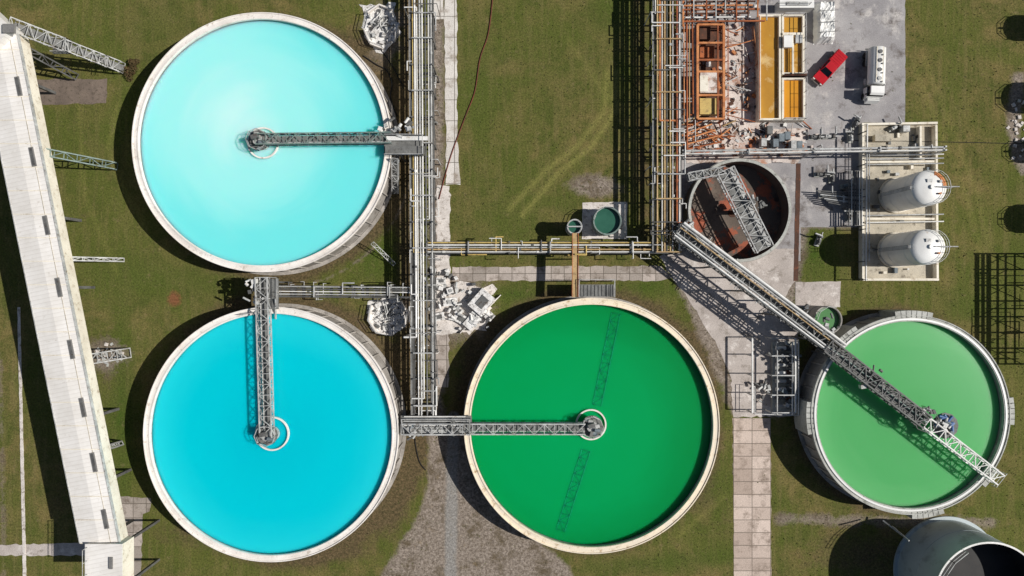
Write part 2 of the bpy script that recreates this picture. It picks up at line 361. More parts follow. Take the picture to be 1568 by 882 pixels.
sheet('concrete_drain',[(1219,250),(1226,250),(1222,430),(1215,430)],'rust_dark',0.046,0.03)
# ---------------------------------------------------------------- thickener tanks
def machinery(b,c,z,n=10,r=1.4,mats=('galv','steel_dark','grating','blue_grey')):
    for i in range(n):
        a=random.uniform(0,6.28);d=random.uniform(0.1,r); x=c[0]+d*math.cos(a);y=c[1]+d*math.sin(a)
        k=random.choice(mats)
        if random.random()<0.5:
            s=[random.uniform(0.25,0.8) for _ in range(3)]; b.box((x,y,z+s[2]/2),s,k,random.uniform(0,1.5))
        else:
            q=random.uniform(0,3.14); L=random.uniform(0.4,1.1); b.pipe((x,y,z+0.4),(x+L*math.cos(q),y+L*math.sin(q),z+0.4),random.uniform(0.12,0.25),k,8)
def tank(key,liqmat,rim,wallm,well_r,fb=0.7,rimw=1.0):
    u,v,Rp,h=TANKS[key]; c=G(u,v,h); k=S*(H-h)/H; R=Rp*k
    e=empty('thickener_tank',(c.x,c.y,0))
    b=B(); n=160
    b.wall(c,R-0.25,R-rimw+0.1,0,h-0.35,wallm,n)
    b.wall(c,R,R-rimw,h-0.35,h,rim,n)
    b.wall(c,R-0.02,R-0.16,h,h+0.14,rim,n); b.wall(c,R-rimw+0.22,R-rimw+0.04,h,h+0.10,rim,n)
    b.wall(c,R+0.35,R-0.2,-0.05,0.15,wallm,n)
    for i in range(48):
        t=2*math.pi*i/48; p=V((c.x+(R-0.14)*math.cos(t),c.y+(R-0.14)*math.sin(t),0))
        b.beam(p,p+V((0,0,h-0.36)),0.3,0.2,wallm)
    b.build('tank_wall',e)
    w=B(); w.disc(c,R-rimw+0.09,0.3,h-fb,liqmat,160); w.build('process_liquid',e)
    if well_r:
        w=B(); w.wall(c,well_r,well_r-0.22,h-fb-1.5,h-fb+0.35,'rim_concrete',48)
        w.disc(c,well_r*0.42,h-fb-1,h-fb+0.9,'galv',24)
        w.build('centre_well',e)
    return e,c,R,h
c1=G(401,218,4.5);c2=G(415,665,4.5);c3=G(906,652,3.3);c4=G(1394,635,3.8)
liquid('cyan_milk',(200,244,238),(164,239,234),(122,230,228),c1,19,0.35,(-0.22,0.2),stops=(0.0,0.5,1.15))
liquid('cyan_blue',(0,194,208),(0,202,214),(34,210,219),c2,19,0.2,stops=(0,0.6,1.05))
liquid('green_deep',(0,166,94),(0,162,88),(0,144,72),c3,19,0.2,(-0.18,0),stops=(0,0.6,1.2),scale=2.4)  # off-centre ramp puts some of the right rim's shade into the liquid colour
liquid('green_pale',(82,170,98),(88,175,104),(106,185,118),c4,15,0.4,stops=(0,0.6,1.0),scale=2.0)
liquid('submerged_rake',(16,170,102),(10,166,96),(4,154,82),c3,19,0.2,(-0.18,0),stops=(0,0.6,1.2),scale=1.2)
def bridge(e,p0,p1,width,depth,mat,deck='grating'):
    b=B(); b.truss(p0,p1,width,depth,1.5,mat,0.16,0.09,deck=deck,deckw=width*0.75)
    p0=V(p0);p1=V(p1); d=(p1-p0).normalized(); sd=d.cross(V((0,0,1)))
    b.pipe(p0+sd*width*0.28+V((0,0,0.35)),p1+sd*width*0.28+V((0,0,0.35)),0.09,'galv',6)
    return b
def drive(e,c,z,name='drive_unit',r=1.5):
    b=B(); b.disc(c,r,z,z+0.12,'grating',16)
    b.disc(c,r*0.5,z+0.12,z+0.7,'galv',16); b.box((c.x-0.2,c.y+0.3,z+1.1),(1.0,0.6,0.8),'steel_dark',0.3)
    b.pipe((c.x+0.3,c.y-0.4,z+0.9),(c.x+1.1,c.y-0.5,z+0.9),0.28,'blue_grey',10)
    machinery(b,c,z+0.12,9,r*0.85)
    pts=[(c.x+r*math.cos(t),c.y+r*math.sin(t),z+0.1) for t in [i*math.pi/4 for i in range(9)]]
    b.rail(pts,'galv'); b.build(name,e)
# T1
e,c,R,h=tank('t1','cyan_milk','rim_concrete','wall_concrete',2.3)
z=h+0.5; b=bridge(e,G(395,215,z),G(600,213,z),1.5,1.1,'steel_green')
b.box(G(618,222,z+0.1),(5.6,2.8,0.12),'grating'); b.rail([G(590,208,z+.1),G(648,208,z+.1),G(648,238,z+.1),G(590,238,z+.1)],'galv')
machinery(b,G(605,212,0),z+0.2,9,1.2,('pipe_white','galv','steel_dark')); machinery(b,G(632,214,0),z+0.2,9,1.3,('pipe_white','galv','steel_dark'))
b.beam(G(590,230,z+.3),G(650,230,z+.3),1.2,0.3,'grating'); b.beam(G(592,212,z+.5),G(655,212,z+.5),0.6,0.3,'pipe_white')
for uu in (612,645):
    for vv in (212,236): q=G(uu,vv,z); b.beam((q.x,q.y,0),(q.x,q.y,z),0.25,0.25,'steel_dark')
b.build('access_bridge',e)
b=B(); b.truss(G(606,244,z-.5),G(606,296,.4),.9,.9,1.0,'galv',.1,.07,deck='grating'); 
for i in range(18): p=G(606,244,z-.4).lerp(G(606,296,.5),i/17); b.beam(p-V((.42,0,0)),p+V((.42,0,0)),.2,.05,'grating')
b.build('access_stair',e); drive(e,c+V((-0.3,0.2,0)),h+0.3)
# T2
e,c,R,h=tank('t2','cyan_blue','rim_concrete','wall_concrete',2.5)
z=h+0.5; b=bridge(e,G(404,425,z),G(411,668,z),1.7,1.1,'galv')
b.box(G(413,450,z+.1),(2.6,4.4,0.12),'grating'); b.rail([G(400,425,z+.1),G(427,425,z+.1),G(427,470,z+.1)],'galv')
machinery(b,G(412,440,0),z+0.2,12,1.4,('pipe_white','galv','steel_dark')); machinery(b,G(418,460,0),z+0.2,9,1.2,('pipe_white','galv','steel_dark'))
for uu in (400,426): q=G(uu,432,z); b.beam((q.x,q.y,0),(q.x,q.y,z),0.25,0.25,'steel_dark')
b.pipe(G(422,458,z+.6),G(422,488,h-.2),0.16,'galv',8); b.rail([G(372,482,h),G(392,478,h)],'galv')
b.build('access_bridge',e); drive(e,c+V((-0.4,0.0,0)),h+0.3)
# T3
e,c,R,h=tank('t3','green_deep','rim_ochre','wall_concrete',2.3,fb=1.15)
z=h+0.5; b=bridge(e,G(616,655,z),G(895,655,z),1.5,1.1,'galv')
b.box(G(668,650,z+.1),(10.4,2.6,0.12),'grating'); b.rail([G(620,663,z+.1),G(616,640,z+.1),G(720,640,z+.1),G(720,664,z+.1),G(620,664,z+.1)],'galv')
for i in range(8): b.beam(G(616+random.random()*6,638+i*3.4,z+.4+.1*(i%3)),G(700+random.random()*20,638+i*3.4,z+.4+.1*(i%3)),.14,.14,random.choice(['steel_dark','galv','pipe_white']))
machinery(b,G(640,652,0),z+0.2,16,1.8); machinery(b,G(700,645,0),z+0.2,10,1.4)
for uu in (622,650,690):
    for vv in (642,664): q=G(uu,vv,z); b.beam((q.x,q.y,0),(q.x,q.y,z),0.25,0.25,'steel_dark')
b.build('access_bridge',e); drive(e,c,h+0.3,r=1.6)
b=B(); zz=h-1.16
for p,q in (((943,480),(914,620)),((897,690),(858,812))):
    b.truss(G(*p,zz),G(*q,zz),1.3,.05,1.3,'submerged_rake',.1,.08,top=False)
b.build('rake_arm',e)
# T4
e,c,R,h=tank('t4','green_pale','rim_grey','wall_concrete',0,fb=.9,rimw=0.95)
b=B()
for t0,nn in ((88,7),(2,5),(-80,6),(182,6),(128,4),(-38,4)):
    for j in range(nn):
        t=math.radians(t0)+(j-nn/2+.5)*0.052; b.box((c.x+(R+.12)*math.cos(t),c.y+(R+.12)*math.sin(t),h*0.5+.05),(1.0,0.86,h),'rim_grey',t)
b.wall(c,R-0.5,R-0.76,h,h+.16,'white_paint',160)
b.build('buttresses',e)
z=h+1.2; A=G(1262,528,z);M=G(1412,645,z);E=G(1524,732,z)
b=B(); b.truss(A,M,2.0,1.4,1.5,'steel_dark',.2,.12,deck='grating',deckw=1.5)
for o in (-.6,0,.5): 
    d=(M-A).normalized(); sd=d.cross(V((0,0,1))); b.pipe(A+sd*o+V((0,0,1.2+.1*o)),M+sd*o+V((0,0,1.2+.1*o)),.1,'steel_dark' if o else 'steel_green',8)
machinery(b,G(1300,568,0),z+.3,18,2.0,('steel_dark','grating','galv')); machinery(b,G(1385,625,0),z+.3,10,1.2,('steel_dark','galv'))
b.build('access_bridge',e)
b=B(); b.truss(M,E,1.6,1.2,1.4,'pipe_white',.18,.11); b.rail([E+V((-.6,-1,0)),E+V((.9,.9,0))],'galv'); b.build('truss_extension',e)
b=B(); b.disc(G(1410,640,0),1.9,z+.1,z+.25,'grating',12); machinery(b,G(1410,640,0),z+.25,20,1.5,('blue_paint','blue_paint','blue_grey','galv','steel_dark','pipe_white'))
g=G(1410,640,z); b.pipe((g.x,g.y,h-2),(g.x,g.y,z+.2),.35,'steel_dark',12)
b.rail([(g.x+1.8*math.cos(t),g.y+1.8*math.sin(t),z+.2) for t in [i*math.pi/4 for i in range(9)]],'steel_dark'); b.build('drive_unit',e)
# T5 empty tank
u,v,Rp,h=TANKS['t5']; c=G(u,v,h); R=Rp*S*(H-h)/H
e=empty('empty_settling_tank',(c.x,c.y,0))
b=B(); b.wall(c,R,R-.4,0,h,'wall_dark',96,'rim_grey'); b.wall(c,R+.1,R-.05,h-.3,h-.1,'wall_concrete',96); b.build('tank_wall',e)
b=B(); b.lathe(c,[(R-.39,.5),(R*.4,.25),(0.6,.12)],'sludge',64); b.disc(c,.7,.0,.2,'rust_dark',24)
b.build('sludge_floor',e)
z=h+.4; b=B(); a0=G(1108,262,z);a1=G(1168,382,z)
b.truss(a0,a1,2.6,1.1,1.4,'galv',.15,.09,deck='grating',deckw=1.6); d=(a1-a0).normalized(); sd=d.cross(V((0,0,1)))
b.beam(a0+sd*-1.0+V((0,0,.2)),a1+sd*-1.0+V((0,0,.2)),.5,.08,'galv')
machinery(b,G(1142,320,0),z+.3,10,1.0,('galv','steel_dark','grating')); 
b.truss(G(1052,272,z),G(1108,262,z),1.1,1.1,1.2,'galv',.12,.08,deck='grating'); b.pipe((c.x,c.y,.1),(c.x,c.y,z),.35,'rust_dark',12)
b.build('access_bridge',e)
# ---------------------------------------------------------------- small tanks
def small_tank(u,v,rp,h,liq,wallm='galv'):
    c=G(u,v,h); r=rp*S*(H-h)/H; e=empty('mixing_tank',(c.x,c.y,0))
    b=B(); b.wall(c,r,r-.12,0,h,wallm,48); b.wall(c,r+.08,r-.05,h-.12,h+.03,wallm,48); b.wall(c,r+.05,r-.02,h*.5,h*.5+.1,wallm,48); b.build('tank_shell',e)
    b=B(); b.disc(c,r-.1,.1,h-.6,liq,48); b.build('process_liquid',e)
    b=B(); b.beam((c.x-r,c.y,h+.1),(c.x+r,c.y,h+.1),.18,.18,'galv') if rp<15 else b.rail([(c.x+(r+.02)*math.cos(t),c.y+(r+.02)*math.sin(t),h) for t in [1.2,1.8,2.5,3.1]],'galv')
    b.build('top_rail',e)
small_tank(930,338,21,3.0,'dark_green_liquid','steel_green'); small_tank(880,347,11,4.2,'dark_green_liquid'); small_tank(1268,490,21,5.0,'olive_green_liquid','wall_concrete')
# ---------------------------------------------------------------- pipe racks
def rack(p,q,h,width,pipes,bent=4.0,mat='galv',colmat='steel_dark',low=1.3,branches=30,xb=True,tray=True,lower=True):
    a=G(*p,h);b_=G(*q,h);L=(b_-a).length;d=(b_-a).normalized();sd=d.cross(V((0,0,1))).normalized()
    b=B();n=max(2,int(L/bent)); up=V((0,0,1))
    for i in range(n+1):
        c=a.lerp(b_,i/n)
        for k in (-1,1):
            t=c+sd*(k*width/2); b.beam((t.x,t.y,0),t+up*.6,.24,.24,colmat)
        b.beam(c-sd*width/2,c+sd*width/2,.2,.26,colmat); b.beam(c-sd*width/2-up*low,c+sd*width/2-up*low,.18,.24,colmat)
        if i%2: b.beam(c-sd*width/2+up*.6,c+sd*width/2+up*.6,.16,.2,mat)
        if i<n and xb:
            e2=a.lerp(b_,(i+1)/n)
            if i%2==0:
                for k in (-1,1):
                    b.beam(c+sd*(k*width/2)-up*low,e2+sd*(k*width/2)-up*(h-.2),.1,.1,colmat)
            b.beam(c-sd*width/2-up*.2,e2+sd*width/2-up*.2,.08,.08,colmat)
    for k in (-1,1):
        b.beam(a+sd*(k*width/2),b_+sd*(k*width/2),.15,.22,colmat)
        if lower: b.beam(a+sd*(k*width/2)-up*low,b_+sd*(k*width/2)-up*low,.13,.2,colmat)
    if tray: 
        o=sd*(width*.5+.3)
        b.beam(a+o,b_+o,.3,.06,'grating'); b.beam(a+o+sd*.15+up*.05,b_+o+sd*.15+up*.05,.04,.12,'galv')
    for off,r,dz,m,f0,f1 in pipes:
        s0=a.lerp(b_,f0)+sd*off+up*(dz+r+.15);s1=a.lerp(b_,f1)+sd*off+up*(dz+r+.15)
        b.pipe(s0,s1,r,m,8)
        for f in (f0,f1):
            if 0.02<f<0.98:
                t=a.lerp(b_,f)+sd*off+up*(dz+r+.15); t2=t+sd*random.choice((-1,1))*(width*.6); b.pipe(t,t2,r,m,8); b.pipe(t2,(t2.x,t2.y,.2),r,m,8)
        nn=int(L/9)
        for i in range(nn):
            if random.random()<.45:
                t=s0.lerp(s1,random.random()); b.pipe(t-d*.18,t+d*.18,r*1.7,random.choice(('steel_dark',m,'galv')),8)
    for i in range(branches):
        t=a.lerp(b_,random.random())+up*random.choice((-low,.1,.5)); k=random.choice((-1,1)); s0=t+sd*random.uniform(-width/2,width/2); s1=t+sd*k*(width/2+random.uniform(.1,.8)); r=random.uniform(.05,.11)
        m=random.choice(('galv','pipe_white','steel_dark',pipes[0][3])); b.pipe(s0,s1,r,m,6)
        if random.random()<.5: b.pipe(s1,(s1.x,s1.y,.1 if random.random()<.5 else s1.z-1.5),r,m,6)
        else: b.pipe(s1,s1+d*random.uniform(-3,3),r,m,6)
    return b
b=rack((646,-60),(650,660),4.2,3.0,[(-1.3,.11,0,'galv',0,1),(-.9,.08,0,'pipe_white',0,.55),(-.45,.12,0,'steel_dark',0,1),(0.0,.11,.1,'pipe_white',0,.93),(0.4,.12,0,'galv',0,1),(.8,.09,0,'pipe_white',.1,1),(1.1,.14,0,'pipe_white',0,.8),(1.42,.07,0,'pipe_yellow',0,.62),
 (-.9,.12,-1.4,'steel_dark',0,1),(.5,.12,-1.4,'galv',0,1)],branches=60,bent=3.8); b.build('unseen_rack')
b=rack((1023,-60),(1023,386),4.6,3.7,[(-1.6,.12,0,'pipe_white',0,1),(-1.2,.13,0,'rust',0,.9),(-.6,.1,0,'galv',0,1),(-.2,.13,.1,'pipe_ochre',0,1),(.25,.1,0,'steel_dark',0,1),(.6,.15,0,'pipe_ochre',0,1),(.95,.09,0,'pipe_white',0,1),(1.3,.14,0,'rust_light',0,.55),(1.65,.12,0,'pipe_ochre',0,1),
 (-1.0,.13,-1.4,'rust_dark',0,1),(.7,.13,-1.4,'steel_dark',0,1)],branches=50,bent=3.8,mat='pipe_ochre'); b.build('unseen_rack')
b=rack((655,379),(1030,379),4.2,1.6,[(-.7,.1,0,'pipe_yellow',0,1),(-.35,.12,0,'pipe_white',0,1),(0,.09,0,'galv',0,.7),(.3,.12,0,'pipe_ochre',0,1),(.65,.09,0,'pipe_white',0,1)],branches=16,bent=5.5,tray=False); b.build('unseen_rack')
b=rack((425,446),(655,448),3.9,1.6,[(-.7,.09,0,'galv',0,1),(-.35,.12,0,'steel_dark',0,1),(0,.09,0,'pipe_white',0,1),(.4,.1,0,'galv',0,.8),(.7,.1,0,'steel_dark',0,1)],branches=16,bent=5,tray=False); b.build('unseen_rack')
b=rack((1045,234),(1445,228),4.4,.5,[(-.2,.16,0,'galv',0,1),(.2,.11,0,'pipe_white',0,1)],branches=5,bent=8,tray=False,xb=False,mat='galv',colmat='galv',lower=False); b.build('unseen_rack')
# inclined pipe bridge
b=B(); z=5.2; a=G(1036,352,z); q=G(1280,536,z)
d=(q-a).normalized(); sd=d.cross(V((0,0,1)))
b.truss(a,q,2.5,1.5,2.0,'steel_dark',.2,.12,deck='grating',deckw=.9)
for o,r,m in ((-1.1,.22,'pipe_white'),(-.65,.12,'galv'),(-.25,.1,'pipe_ochre'),(.7,.14,'galv'),(1.1,.14,'pipe_white')): b.pipe(a+sd*o+V((0,0,1.6)),q+sd*o+V((0,0,1.6)),r,m,8)
for f in (.05,.25,.45,.65,.85,.98):
    t=a.lerp(q,f)
    for k in (-1,1): t2=t+sd*k*1.25; b.beam((t2.x+.0,t2.y,0),t2,.25,.25,'steel_dark')
for i in range(26):
    t=a.lerp(q,random.random())+V((0,0,1.2)); s1=t+sd*random.choice((-1,1))*random.uniform(1.2,2); b.pipe(t,s1,.08,'galv',6)
machinery(b,G(1240,500,0),z+1,14,1.8,('steel_dark','grating','galv')); machinery(b,G(1195,470,0),z+1,6,1.2); machinery(b,G(1030,365,0),4.8,14,1.8,('pipe_white','galv','steel_dark'))
b.build('pipe_bridge')
b=B(); b.beam(G(881,357,4.3),G(880,455,4.5),.85,.35,'pipe_ochre'); b.beam(G(876.5,357,4.5),G(876,455,4.7),.08,.2,'rust'); b.beam(G(885.5,357,4.5),G(885,455,4.7),.08,.2,'rust')
for vv in (395,430): t=G(881,vv,4.2); b.beam((t.x,t.y,0),t,.2,.2,'steel_dark')
b.build('feed_launder')
b=B()
b.box(G(913,445,4),(5.4,1.8,.1),'grating'); b.rail([G(886,455,4),G(886,428,4),G(940,428,4),G(940,455,4)],'galv'); 
for uu in (888,912,938):
    t=G(uu,430,4); b.beam((t.x,t.y,0),t,.18,.18,'steel_dark')
for i in range(10): t=G(889+i*5.5,445,4.1); b.beam(t-V((0,.8,0)),t+V((0,.8,0)),.06,.06,'steel_dark')
b.build('access_platform')
b=B(); b.truss(G(570,372,2.6),G(604,405,.2),.55,.1,.7,'galv',.08,.06,top=False); b.build('ladder')
def hose(name,pts,r,mat):
    b=B(); P=[G(u,v,r+.03) for u,v in pts]; Q=[]
    for i in range(len(P)-1):
        p0=P[max(0,i-1)];p1=P[i];p2=P[i+1];p3=P[min(len(P)-1,i+2)]
        for k in range(6):
            t=k/6; Q.append(.5*((2*p1)+(p2-p0)*t+(2*p0-5*p1+4*p2-p3)*t*t+(3*p1-p0-3*p2+p3)*t**3))
    Q.append(P[-1]); b.path(Q,r,mat,6); b.build(name)
hose('rubber_hose',[(755,-10),(748,50),(735,90),(727,140),(712,180),(690,240),(672,305)],.08,'cable_red')
hose('rubber_hose',[(556,85),(575,98),(592,108),(600,128),(598,150),(608,178)],.09,'black_rubber')
hose('rubber_hose',[(575,65),(600,100),(618,135)],.07,'black_rubber')
hose('rubber_hose',[(640,612),(632,640),(640,700),(652,720)],.07,'black_rubber')
hose('rubber_hose',[(1300,215),(1430,217),(1568,220)],.05,'black_rubber')
hose('rubber_hose',[(1115,180),(1130,200),(1160,205),(1175,235),(1210,238)],.07,'black_rubber')
# ---------------------------------------------------------------- sumps
def sump(u,v,r,rot,skip=(2,),h=.8,sc_=(1,1)):
    c=G(u,v,h); b=B()
    pts=[(c.x+sc_[0]*r*math.cos(rot+i*math.pi/4),c.y+sc_[1]*r*math.sin(rot+i*math.pi/4)) for i in range(8)]
    b.prism(pts,0,.25,'white_rubble')
    for i in range(8):
        if i in skip: continue
        p=pts[i];q=pts[(i+1)%8]; b.beam((p[0],p[1],h/2),(q[0],q[1],h/2),.22,h,'rim_concrete')
    for i in range(48):
        a=random.uniform(0,6.28);d=r*.85*math.sqrt(random.random()); s=[random.uniform(.15,.9),random.uniform(.15,.6),random.uniform(.1,.6)]
        b.box((c.x+d*math.cos(a),c.y+d*math.sin(a),.25+s[2]/2),s,random.choice(('white_rubble','white_rubble','rim_concrete','galv','steel_dark','pipe_white')),random.uniform(0,3))
    for i in range(10):
        a=random.uniform(0,6.28);d=r*.6*random.random(); x=c.x+d*math.cos(a);y=c.y+d*math.sin(a);t=random.choice((rot,rot+1.57,rot+.78)); L=random.uniform(.8,2)
        b.pipe((x,y,.9),(x+L*math.cos(t),y+L*math.sin(t),.9),.08,random.choice(('steel_dark','galv','pipe_white')),6)
    b.rail([(p[0],p[1],h) for p in pts[3:7]],'galv',.9); b.build('pump_sump')
sump(594,484,3.0,.2,(2,6)); sump(583,40,2.9,.1,(0,3,6),sc_=(.9,1.15))
b=B()
for (u,v,sx,sy,r,hh) in ((738,462,3.4,2.6,.85,1.6),(726,488,3.4,1.6,.85,.9),(706,488,2.2,1.4,-.5,.6),(690,462,2.2,1.2,.1,.5),(676,430,1.4,1.0,0,.9),(672,485,1.8,1.2,.2,.6),(690,445,.9,.9,.3,1.2),(748,482,1.2,1.8,.85,.5)):
    g=G(u,v,0); b.box((g.x,g.y,hh/2),(sx,sy,hh),'white_rubble',r); b.box((g.x+.1,g.y,hh+.06),(sx*.5,sy*.5,.12),random.choice(('galv','steel_dark','white_paint')),r)
for i in range(10): p=G(715+i*5,500-i*4.5); b.beam((p.x-1,p.y-1,.4),(p.x+.7,p.y+.8,.4),.12,.5,'rim_concrete')
machinery(b,G(700,470,0),.2,44,4.4,('white_rubble','galv','steel_dark','pipe_white')); machinery(b,G(675,440,0),.2,24,2.8,('white_rubble','galv','steel_dark')); machinery(b,G(730,480,0),.6,26,2.6,('white_rubble','galv','steel_dark','pipe_white')); b.build('pump_station')
# ---------------------------------------------------------------- conveyor gallery
def gallery():
    z=10.0; e=empty('conveyor_gallery',G(90,500,0)); b=B()
    def sec(u0,u1,v):
        return G(u0,v,z),G((u0+u1)/2,v,z+.2),G(u1,v,z)
    lo=lambda v:(-47+0.204*v); ro=lambda v:(15+0.2*v)
    N_=22; vs=[40+i*(832-40)/N_ for i in range(N_+1)]
    S_=[sec(lo(v),ro(v),v) for v in vs]
    q=[];
    for l,m,r in S_: q+= [l,m,r,l-V((-.1,0,2.6)),r-V((.1,0,2.6))]
    f=[]
    for i in range(N_):
        o=i*5;p=o+5
        f+=[(o,o+1,p+1,p),(o+1,o+2,p+2,p+1)]
    b.add(q,f,'gallery_roof')
    f=[]
    for i in range(N_):
        o=i*5;p=o+5
        f+=[(o,p,p+3,o+3),(o+2,o+4,p+4,p+2),(o+3,p+3,p+4,o+4)]
    f+=[(0,3,4,2,1),(N_*5,N_*5+1,N_*5+2,N_*5+4,N_*5+3)]
    b.add(q,f,'cream_wall')
    for i in range(0,N_+1):
        l,m,r=S_[i]; up=V((0,0,.03)); b.beam(l+up,m+up,.1,.05,'cream_wall'); b.beam(m+up,r+up,.1,.05,'cream_wall')
    b.beam(S_[0][2]+V((0.05,0,-.2)),S_[-1][2]+V((0.05,0,-.2)),.12,.5,'galv'); b.beam(S_[0][0]+V((-.05,0,-.2)),S_[-1][0]+V((-.05,0,-.2)),.12,.5,'galv')
    b.beam(S_[0][2]+V((-1.0,0,.09)),S_[-1][2]+V((-1.0,0,.09)),.06,.06,'cream_floor')
    b.build('gallery_shell',e)
    w=B()
    for v in (132,240,345,440,535,624,708,795):
        u=ro(v)-13; t=G(u,v,z+.16); d=(S_[-1][2]-S_[0][2]).normalized()
        w.beam(t-d*1.35,t+d*1.35,.6,.14,'vent_grey'); w.beam(t-d*1.2+V((0,0,.07)),t+d*1.2+V((0,0,.07)),.34,.08,'steel_dark')
    w.build('roof_vents',e)
    w=B(); t=G(160,870,10.6); w.box((t.x,t.y,9.2),(4.9,6.6,3.0),'cream_wall'); w.box((t.x,t.y,10.76),(5.1,6.8,.14),'gallery_roof'); w.box(G(170,862,10.9),(.5,1.6,.3),'vent_grey')
    w.rail([G(134,838,10.8),G(134,900,10.8)],'galv'); 
    for sx in (-2,2):
        for sy in (-3,3): w.beam((t.x+sx,t.y+sy,0),(t.x+sx,t.y+sy,8),.35,.35,'steel_dark')
    w.build('transfer_tower',e)
    w=B()
    a=G(-120,-60,10.4);c=G(14,62,10.2); w.beam(a,c,3.6,2.4,'gallery_roof'); t=G(14,44,11.6); w.box(t,(1.6,1.2,.4),'vent_grey'); w.build('gallery_head',e)
    def trestle(p0,p1,h0,h1,wd,mat='steel_dark',n=1.6):
        w=B(); w.truss(G(*p0,h0),G(*p1,h1),wd,wd*.8,n,mat,.17,.1); w.build('support_trestle',e)
    trestle((30,70),(118,118),8,.4,.9,'steel_dark')
    trestle((62,232),(180,255),8.5,.3,1.0,'steel_green'); trestle((96,396),(190,398),8,.3,.5,'galv'); trestle((156,688),(188,678),8,.3,.6,'galv')
    trestle((125,552),(200,540),8,.3,1.4,'galv')
    w=B(); w.truss(G(22,40,9.2),G(105,72,6.2),1.8,1.1,1.2,'galv',.12,.08,deck='grating'); w.truss(G(105,72,6.2),G(190,105,.4),1.5,1.1,1.0,'galv',.12,.08,deck='grating')
    w.box(G(95,72,6.3),(2.6,2.0,.12),'grating'); w.rail([G(84,62,6.4),G(108,62,6.4),G(108,82,6.4),G(84,82,6.4)],'galv'); w.rail([G(142,86,3.4),G(168,88,3.4),G(168,104,3.4)],'galv'); w.build('access_stair',e)
    w=B()
    for v in (120,330,440,640,740):
        for uu in (lo(v)+8,ro(v)-8):
            t=G(uu,v,z-2.6); w.beam((t.x,t.y,0),t,.4,.4,'steel_dark')
        a=G(lo(v)+8,v,z-2.6);c=G(ro(v)-8,v,z-2.6); w.beam(a,V((c.x,c.y,3)),.15,.15,'steel_dark'); w.beam(c,V((a.x,a.y,3)),.15,.15,'steel_dark')
    w.build('support_columns',e)
    w=B()
    for i in range(26):
        g=G(160+random.gauss(0,14),545+random.gauss(0,10)); s=[random.uniform(.2,.7),random.uniform(.2,.5),random.uniform(.05,.2)]; w.box((g.x,g.y,s[2]/2),s,random.choice(('rim_grey','galv','pavement_white')),random.uniform(0,3))
    w.build('base_rubble',e)
gallery()
# ---------------------------------------------------------------- rusty process frame
e=empty('rusty_steel_frame',G(1085,110,0)); b=B()
h=2.6
g=G(1088,108,0); b.box((g.x,g.y,.2),(4.2,14.6,.3),'rust_dark')
for uu in (1068,1108): b.beam(G(uu,38,h),G(uu,182,h),.36,.4,'rust_light')
for vv in (38,66,92,110,146,182): b.beam(G(1068,vv,h),G(1108,vv,h),.28,.35,'rust_light' if vv%4 else 'rust')
for uu in (1068,1108):
    for vv in (38,66,110,146,182): t=G(uu,vv,h); b.beam((t.x,t.y,0),t,.3,.3,'rust')
b.beam(G(1099,38,h),G(1099,182,h),.2,.3,'rust')
b.box(G(1084,128,1.9),(2.7,3.2,1.6),'yard_pale'); b.box(G(1084,164,1.6),(2.7,2.4,1.0),'pipe_yellow'); b.box(G(1078,128,2.75),(1.2,2.4,.1),'cream_wall')
b.box(G(1078,52,1.0),(1.6,2.0,1.2),'rust_dark'); b.box(G(1082,80,1.0),(2.2,1.8,.6),'rust')
for i in range(26):
    t=G(1070+random.random()*36,40+random.random()*140,.4); b.box(t,(random.uniform(.2,1.2),random.uniform(.2,.8),random.uniform(.1,.6)),random.choice(('rust','rust_light','yard_pale','steel_dark','galv','white_rubble')),random.uniform(0,3))
b.build('frame',e)
b=B()
for i in range(6): b.beam(G(1040+random.random()*12,3+i*6,3+.2*(i%2)),G(1135+random.random()*45,2+i*6,3+.2*(i%2)),.2,.22,random.choice(('rust','rust_light','rust_dark','pipe_white','rust_light')))
for i in range(9): uu=1045+i*16+random.random()*5; b.beam(G(uu,-10,3.3),G(uu,20+random.random()*22,3.3),.16,.2,random.choice(('rust','galv','rust_light','rust_dark')))
for i in range(5): b.pipe(G(1047+i*4.2,-10,2.4),G(1047+i*4.2+random.random()*2,170+random.random()*60,2.4),.09+.05*(i%2),('rust_light','rust','pipe_ochre','rust','galv')[i],8)
for i in range(7): b.pipe(G(1046,190+i*8,2.2),G(1080+i*5,172+i*9,1.2),.12,random.choice(('rust_light','rust','pipe_ochre')),8)
for i in range(12): t=G(1060+random.random()*50,188+random.random()*45,0); b.pipe(t+V((0,0,.3)),t+V((random.uniform(-3,3),random.uniform(-2,2),random.uniform(.3,1.6))),.11,random.choice(('rust_light','rust','steel_dark','pipe_ochre')),8)
for i in range(14):
    vv=15+i*16; b.beam(G(1044,vv,2.2),G(1070,vv+random.uniform(-4,4),2.2),.14,.14,random.choice(('rust','rust_light','rust_dark')))
for i in range(8):
    vv=random.uniform(45,180); b.pipe(G(1112,vv,1.3),G(1112+random.uniform(15,45),vv+random.uniform(-15,15),1.0),.08,random.choice(('rust','galv','rust_light','pipe_white')),6)
b.rail([G(1112,42,.1),G(1112,184,.1)],'rust'); b.rail([G(1150,44,.1),G(1158,120,.1)],'rust_light')
b.build('rusty_piping',e)
b=B()
